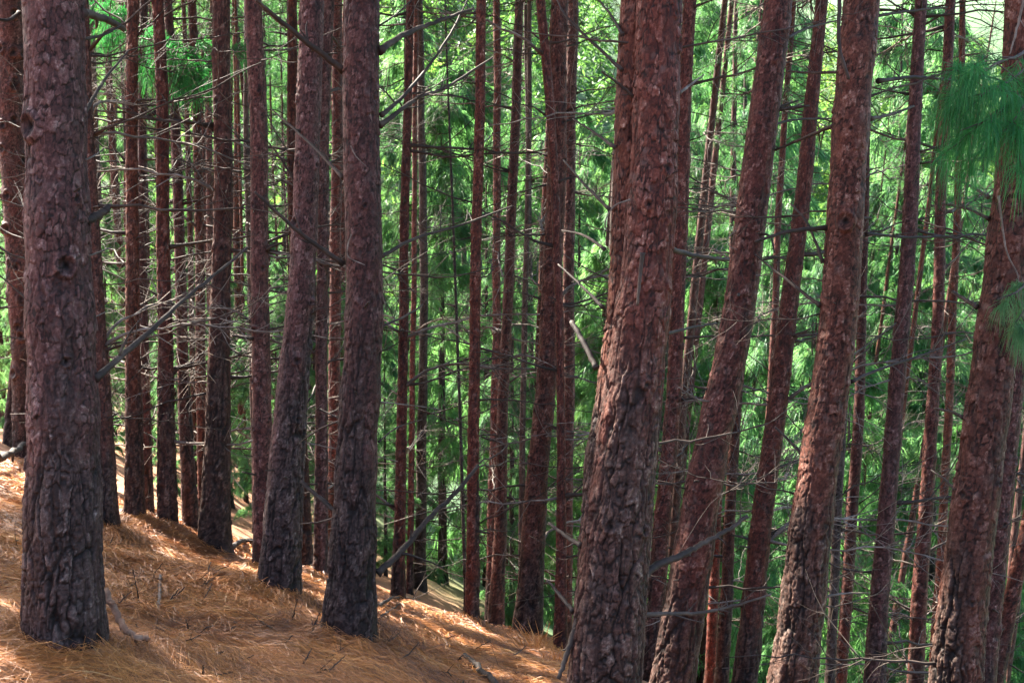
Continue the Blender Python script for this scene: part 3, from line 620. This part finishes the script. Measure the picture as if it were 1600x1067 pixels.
# ------------------------------------------------------------------ further pines, deep in the stand
FAR_ME = []
for k in range(6):
    P = [np.array([.22 * math.sin(k * 1.7 + h * .45) * (h / 12), .06 * math.cos(k * 2 + h * .3), h]) for h in (0, 3, 6, 9, 12)]
    s = Stem(P, [.125, .105, .095, .085, .07], 0., 18.); 
    o = trunk_mesh(s, (0, 0, 0), 18, .055, -.3, 14, 300 + k * 7, .9, 1.0, (), (BARK, BARK, BARK_GREY)[k % 3], None, flare=.25, coarse=.4)
    FAR_ME.append((o.data, s)); bpy.data.objects.remove(o)
def far_pine(x, y, k, s, leanx, nbr, label, group, zwin, dense=False):
    b = np.array([x, y, float(ground(x, y))]); root = empty('pine_tree', Vector(b)); tag(root, label, 'pine tree', group)
    root.rotation_euler = (rng.normal(0, .012), leanx, 0)
    me, stem = FAR_ME[k]
    o = bpy.data.objects.new('trunk', me); COL.objects.link(o); o.parent = root; o.scale = (s, s, 1); o.rotation_euler = (0, 0, rng.uniform(0, 6.28))
    c = bpy.data.objects.new('crown', (PINE_CROWN if dense else THIN_CROWN)[k % 3]); COL.objects.link(c); c.parent = root; c.location = (0, 0, 10.5 + rng.uniform(-.8, 1.2)); c.rotation_euler = (0, 0, rng.uniform(0, 6)); c.scale = (1, 1, 1) if dense or y < 20 else (.5, .5, .8)
    for j in range(nbr):
        z = rng.uniform(max(1.2, zwin[0] - b[2]), min(12, max(2, zwin[1] - b[2])))
        put_branch(root, np.zeros(3), stem, z, rng.uniform(0, 2 * math.pi), rng.uniform(.6, 2.3), int(rng.integers(0, 16)))
    return root
LF = 'thin bare pine trunk among the crowded trunks deep in the stand uphill'
RF = 'slim bare pine trunk far behind, against the bright green foliage'
used = [(float(pix(t[2])[0]), t[3]) for t in TREES]
cnt = 0; spots = []
def try_far(px, Y, s, left):
    p = at(px, 500, Y)
    for (x, y) in spots:
        if (x - p[0]) ** 2 + (y - Y) ** 2 < (1.0 if left else 2.0): return False
    if Y < 19 and any(abs(px - u) < 25 for u, _ in used): return False
    spots.append((p[0], Y))
    lean = np.clip((px - 520) / 800 * .11, -.02, .12) + rng.normal(0, .018)
    far_pine(p[0], Y, int(rng.integers(0, 6)), s, lean, (3 if Y > 34 else 6) + (0 if Y > 30 else 5) + (0 if left else 6), LF if left else RF, 'crowded trunks deep in the left stand' if left else 'slim trunks before the green foliage', VIS(Y))
    return True
n = 0
while n < 104:
    if try_far(rng.uniform(-10, 545), 18 + 32 * rng.random() ** .7, rng.uniform(.30, .90), True): n += 1
for k in range(16):                # unseen pines added uphill so their crowns shade the slope
    Yk = rng.uniform(3, 22) if k < 13 else rng.uniform(22, 42); xk = -.415 * Yk - 1.2 - rng.uniform(0, 11)
    far_pine(xk, Yk, k % 6, rng.uniform(.9, 1.5), rng.normal(0, .015), 0, 'unseen pine added uphill so its crown shades the slope', 'unseen shade pines added uphill', VIS(Yk), True)
for xk, Yk in ((-11.2, 10.0), (-11.6, 12.4), (-13.2, 11.2), (-9.6, 9.2), (-12.2, 15.9), (-13.6, 18.2), (-10.6, 13.4)):  # more added pines, set towards the sun to shade the near slope
    far_pine(xk, Yk, 2, 1.3, .01, 0, 'unseen pine added uphill so its crown shades the slope', 'unseen shade pines added uphill', VIS(Yk), Yk not in (10.0, 11.2, 15.9, 18.2))
n = 0
while n < 28:
    if try_far(rng.uniform(765, 1620), rng.uniform(18, 40), rng.uniform(.45, .95), False): n += 1

# ------------------------------------------------------------------ evergreens with green foliage behind
EV_TR = []
for k, h in enumerate(EVER_H):
    s = Stem([np.array([0, 0, z]) for z in (0, h * .5, h * .9)], [.11, .07, .02], 0., h)
    o = trunk_mesh(s, (0, 0, 0), 10, .3, 0, h, 400 + k, .5, .6, (), BARK_GREY, None, coarse=.3); EV_TR.append(o.data); bpy.data.objects.remove(o)
EL = 'drooping evergreen tree with green needles to its foot, beyond the bare trunks'
def evergreen(px, Y, k, s, zoff=0., label=EL, group='green evergreens beyond the trunks'):
    p = at(px, 500, Y); b = (p[0], Y, float(ground(p[0], Y)) + zoff); root = empty('evergreen_tree', b); tag(root, label, 'evergreen tree', group)
    o = bpy.data.objects.new('trunk', EV_TR[k]); COL.objects.link(o); o.parent = root; o.scale = (s, s, s)
    c = bpy.data.objects.new('crown', EVER[k]); COL.objects.link(c); c.parent = root; c.scale = (s, s, s); c.rotation_euler = (0, 0, rng.uniform(0, 6.28))
for px, Y, k, s in ((690, 29, 3, 1.05), (760, 33, 1, .95), (635, 36, 2, 1.0), (830, 29, 3, 1.0), (905, 35, 0, 1.), (990, 28, 1, .9), (1090, 34, 2, 1.), (1120, 26, 3, .9), (1205, 31, 0, .95),
                    (1270, 27, 1, .85), (1640, 30, 2, 1.), (725, 42, 3, 1.5), (860, 46, 0, 1.1), (1020, 48, 2, 1.1), (1180, 47, 1, 1.2), (1560, 36, 1, 1.),
                    (560, 42, 0, 1.), (470, 40, 2, .9), (390, 46, 1, .95), (310, 38, 3, .8), (230, 44, 0, .85), (150, 36, 3, .8), (90, 46, 2, .8), (20, 34, 1, .75), (-30, 44, 1, .8), (190, 52, 2, .9), (340, 54, 0, .9), (40, 56, 0, .9), (1100, 52, 0, 1.5), (1255, 54, 2, 1.5), (1410, 50, 1, 1.5), (1520, 53, 0, 1.5), (950, 56, 1, 1.45), (1060, 36, 0, 1.5), (1160, 39, 2, 1.6), (1215, 44, 0, 1.7), (1390, 45, 2, 1.6), (1400, 33, 2, 1.35), (1465, 31, 0, 1.3), (1530, 34, 0, 1.25),
                    (950, 22, 3, .72), (800, 23, 1, .6), (1330, 21, 3, .7), (1500, 20, 3, .6)):
    evergreen(px, Y, k, s)

for px, Y, s in ((-25, 25, .30), (25, 28, .34), (75, 23, .26), (120, 27, .36), (165, 24, .30), (215, 26, .32), (262, 22, .24), (300, 27, .34), (350, 24, .30), (395, 22, .30), (430, 26, .36), (470, 23, .32), (530, 22, .34), (600, 24, .36)):
    evergreen(px, Y, 0 if s > .31 else 2, s, label='young bushy evergreen low between the trunks on the far side of the crest', group='young evergreens behind the crest')

# ------------------------------------------------------------------ ground sheet
def axis(lo, hi, a, b, fine, coarse):
    return np.unique(np.concatenate([np.geomspace(max(1e-3, abs(a)) , abs(lo), 2)[:0], np.arange(a, b, fine), b + (np.geomspace(1, 1 + (hi - b) / coarse, 60) - 1) * coarse, a - (np.geomspace(1, 1 + (a - lo) / coarse, 50) - 1) * coarse]))
gx = axis(-160, 160, -8.5, 2.0, .045, 2.0); gy = axis(-30, 260, 2.5, 15.5, .05, 2.0)
GX, GY = np.meshgrid(gx, gy)
GZ = gz(GX, GY)
n, m = GX.shape; i = np.arange(n - 1)[:, None] * m; j = np.arange(m - 1)[None]
q = np.stack([i + j, i + j + 1, i + m + j + 1, i + m + j], -1).reshape(-1, 4)
tag(mesh_np('ground', np.stack([GX, GY, GZ], -1).reshape(-1, 3), q, GROUND), 'orange needle covered forest slope falling to the right', kind='structure')

# loose dry needles
def litter():
    n = 190000
    d = rng.random(n) ** .75; Y = 3.0 + d * 13; px = rng.uniform(-40, 960, n)
    X = (px - 800) / F * Y * 1.03
    drift = fbm(X * 1.3, Y * 1.3, 51, 3); keep = rng.random(n) < .35 + .9 * drift
    X, Y = X[keep], Y[keep]
    for mx, my, mr, mh in MOUNDS:                        # needles caught against the stems
        if my > 15: continue
        k = 900; r0 = (mr - .18) / 2.3; a = rng.random(k) * 6.283; rr = r0 * 1.02 + .03 + np.abs(rng.normal(0, .13, k))
        X = np.concatenate([X, mx + rr * np.cos(a)]); Y = np.concatenate([Y, my + rr * np.sin(a)])
    n = len(X); near = np.zeros(n)
    for mx, my, mr, mh in MOUNDS: near = np.maximum(near, np.exp(-(((X - mx) ** 2 + (Y - my) ** 2) / (.6 * mr) ** 2)))
    flow = 2.2 * (fbm(X * .8, Y * .8, 21, 3) - .5) * 3 + rng.normal(0, .55, n) - .25
    L = rng.uniform(.10, .27, n) * (1 + Y * .015); W = np.where(Y < 7, .0018, .0026) * rng.uniform(.7, 1.3, n) * (1 + np.clip(Y - 7, 0, 9) * .09)
    dx, dy = np.cos(flow), np.sin(flow)
    cur = rng.normal(0, .75, n)
    def at_(s):
        a = flow + cur * s; x = X + L * s * np.cos(a); y = Y + L * s * np.sin(a); return x, y, gz(x, y)
    lift = rng.random(n) ** 3 * .05 + .004 + near * .05 * rng.random(n)
    p = []
    for s, l in ((-.5, .3), (0., 1.), (.5, .4)):
        x, y, z = at_(s); p.append(np.stack([x, y, z + lift * l], -1))
    S = np.stack([-dy, dx, rng.normal(0, .5, n)], -1); S /= np.linalg.norm(S, axis=1)[:, None]; w = (W * .5)[:, None]
    V = np.stack([p[0] - S * w, p[0] + S * w, p[1] - S * w, p[1] + S * w, p[2] - S * w, p[2] + S * w], 1).reshape(-1, 3)
    b = np.arange(n)[:, None] * 6; q = np.concatenate([b + [0, 1, 3, 2], b + [2, 3, 5, 4]], 1).reshape(-1, 4)
    tint = np.clip(.85 * (fbm(X * 2.1, Y * 2.1, 61, 3) - .5) + .42 + rng.normal(0, .20, n), 0, 1)
    o = mesh_np('pine_needle_litter', V, q, LITTER, None, {'tint': np.repeat(tint, 6)}, smooth=False)
    tag(o, 'dry orange pine needles covering the slope', 'needle litter', kind='stuff')
litter()

# ------------------------------------------------------------------ sticks lying on the slope
def stick(px, r0, r1, label, mat=STICK, lift=0.0, name='fallen_branch', k=2, group=None, lmul=.3):
    P = []
    for a in px:
        h = hit(a[0], a[1]); h[2] = float(gz(h[0], h[1])) + r0 * .6 + (a[2] if len(a) > 2 else 0) + lift; P.append(h)
    C = catmull(P, 5 * len(P)); C[1:-1] += rng.normal(0, r0 * .3, (len(C) - 2, 3)); c0 = C[len(C) // 2].copy(); c0[2] = C[:, 2].min()
    T = Tubes(); r = np.linspace(r0, r1, len(C)); T.add(C - c0, r, 7, .3); twigs_on(T, C - c0, r, k, lmul, 4)
    return tag(T.build(name, mat, None, Vector(c0)), label, 'fallen branch', group)
stick([(166, 1000, .22), (185, 1010, .10), (205, 1022, .02), (232, 1030, .01)], .020, .014, 'thick brown broken branch leaning off the foot of the thick knotted pine', k=1)
stick([(150, 905), (190, 908), (225, 914), (248, 922)], .007, .005, 'long thin brown stick ending at the pale broken stick right of the thick pine', k=2)
stick([(251, 912), (250, 930), (247, 948)], .011, .013, 'short pale broken stick lying bare on the orange needles', PALE, .01, k=0)
stick([(726, 1028, .03), (750, 1048, .03), (782, 1072, .03)], .020, .022, 'grey thick broken branch at the bottom, right of the dark middle pine', DEAD, k=2)
stick([(588, 958, .02), (620, 948, .04), (656, 942, .09)], .017, .010, 'dark dead limb on the slope right of the dark middle pine', DEAD, k=3)
stick([(586, 972), (605, 966), (632, 950, .04)], .010, .006, 'thin forked dead stick under the dark limb beside the middle pine', DARKSTICK, k=3)
stick([(352, 872), (380, 862, .02), (408, 856, .06)], .028, .022, 'brown log propped between the dark wide-footed trunk and the flared pine', DEAD, .02, k=3)
stick([(-8, 742, .1), (18, 730, .1), (44, 722, .2)], .045, .03, 'dark fallen trunk piece at the left edge behind the thick knotted pine', DARKSTICK, .05, k=2)
stick([(168, 838), (182, 826, .05), (200, 815, .2)], .010, .006, 'thin twig sticking up from the crest left of the lit orange strip', DEAD, k=1)
stick([(366, 972), (385, 982), (408, 992)], .009, .006, 'short dark stick lying alone in the middle of the near needle slope', DARKSTICK, k=1)
stick([(300, 910), (316, 925), (330, 905, .08)], .006, .004, 'small dark forked twig on the needles right of the pale stick', DARKSTICK, k=5, lmul=.6)
stick([(410, 940), (440, 955), (470, 965)], .006, .004, 'thin stick at the foot of the grey flared pine', STICK, k=2)
for k in range(85):
    a = rng.uniform(10, 830); lo = np.interp(a, [0, 160, 460, 840], [740, 835, 950, 1010]); bq = rng.uniform(lo + 12, 1064)
    ln = rng.uniform(12, 38); t = rng.normal(.5, .7); up = abs(rng.normal(0, .06))
    stick([(a, bq), (a + ln * .5 * math.cos(t), bq + ln * .3 * math.sin(t), up * .5), (a + ln * math.cos(t), bq + ln * .6 * math.sin(t), up)], rng.uniform(.0035, .008), .0025,
          'small dark dead twig lying among the orange needles', DARKSTICK, name='fallen_twig', k=int(rng.integers(1, 5)), group='dead twigs on the needle slope', lmul=.5)

# pale dry weed at the crest, and low ferns-like saplings at its edge
def weed(px, py, n, L, label):
    c = hit(px, py); c[2] = float(gz(c[0], c[1])) - .02
    d = rng.normal(0, .6, (n, 3)); d[:, 2] = 1.1 + .4 * rng.random(n)
    V, q, t = ribbons(rng.normal(0, .05, (n, 3)) * [1, 1, .1], d, L * (.5 + .7 * rng.random(n)), .007, .35, .4 + .6 * rng.random(n))
    tag(mesh_np('dry_grass_tuft', V, q, LITTER, None, {'tint': t}, smooth=False, loc=Vector(c)), label, 'grass tuft')
weed(838, 1022, 40, .40, 'pale dry grass tuft on the crest beside the scaly crest trunk')
weed(868, 1040, 30, .30, 'small dry grass tuft at the foot of the huge twin pine')
weed(40, 880, 14, .2, 'tiny dry grass tuft left of the thick knotted pine')

# ------------------------------------------------------------------ wooded slope across the valley
def far_forest():
    n = 900; X = rng.uniform(-75, 75, n); Y = rng.uniform(60, 140, n); Z = ground(X, Y)
    per = 260; b = np.repeat(np.arange(n), per); m = len(b)
    h = 5 + 6 * rng.random(n); t = rng.random(m) ** .8; rad = (1 - t) * 2.4 + .3; a = rng.random(m) * 6.283; rr = np.sqrt(rng.random(m))
    P = np.stack([X[b] + rad * rr * np.cos(a), Y[b] + rad * rr * np.sin(a), Z[b] + .5 + h[b] * t], -1)
    D = np.stack([np.cos(a), np.sin(a), np.full(m, -.1)], -1) + rng.normal(0, .5, (m, 3))
    V, q, ti = ribbons(P, D, .5 + .5 * rng.random(m), .20, .5, np.clip(.6 * rng.random(n)[b] + .4 * rng.random(m), 0, 1))
    tag(mesh_np('far_forest', V, q, SUNNY, None, {'tint': ti}, smooth=False), 'bright sunlit wood on the slope across the valley', 'far wood', kind='stuff')
far_forest()

# ------------------------------------------------------------------ haze in the valley air
HAZE = 0.0
if HAZE:
    m, nt, out = new_mat('pale_haze'); v = nt.nodes.new('ShaderNodeVolumePrincipled'); v.inputs['Color'].default_value = (.93, .97, .95, 1)
    v.inputs['Density'].default_value = HAZE; v.inputs['Anisotropy'].default_value = .2; nt.links.new(v.outputs[0], out.inputs['Volume'])
    x0, x1, y0, y1, z0, z1 = -163, 163, -33, 263, float(GZ.min()) - 1, float(max(GZ.max(), 20)) + 4
    V = [(x, y, z) for z in (z0, z1) for y in (y0, y1) for x in (x0, x1)]
    tag(mesh_np('haze', V, [(0, 2, 3, 1), (4, 5, 7, 6), (0, 1, 5, 4), (2, 6, 7, 3), (0, 4, 6, 2), (1, 3, 7, 5)], m, smooth=False), 'pale haze in the air among the far trees', 'haze', kind='stuff')

# ------------------------------------------------------------------ light
SUN_AZ, SUN_EL = R(-52), R(46)       # azimuth from +Y towards +X
d = Vector((math.sin(SUN_AZ) * math.cos(SUN_EL), math.cos(SUN_AZ) * math.cos(SUN_EL), math.sin(SUN_EL)))
sd = bpy.data.lights.new('sun', 'SUN'); sd.energy = 5.0; sd.angle = R(.5); sd.color = (1, .93, .80)
so = bpy.data.objects.new('sun', sd); COL.objects.link(so); so.rotation_euler = d.to_track_quat('Z', 'Y').to_euler()
w = bpy.data.worlds.new('World'); SC.world = w; w.use_nodes = True; nt = w.node_tree
sky = nt.nodes.new('ShaderNodeTexSky'); sky.sky_type = 'NISHITA'; sky.sun_disc = False; sky.sun_elevation = SUN_EL; sky.sun_rotation = SUN_AZ; sky.ozone_density = .3; sky.dust_density = 2.5; sky.air_density = .8
bg = nt.nodes['Background']; bg.inputs[1].default_value = .085; nt.links.new(sky.outputs[0], bg.inputs[0])
vs = SC.view_settings; vs.view_transform = 'Standard'; vs.look = 'None'; vs.gamma = 1; vs.exposure = 3.6
cy = SC.cycles; cy.max_bounces = 6; cy.diffuse_bounces = 4; cy.transmission_bounces = 4; cy.glossy_bounces = 2; cy.sample_clamp_indirect = 6; cy.caustics_reflective = False; cy.caustics_refractive = False
try: cy.use_denoising = True
except Exception: pass
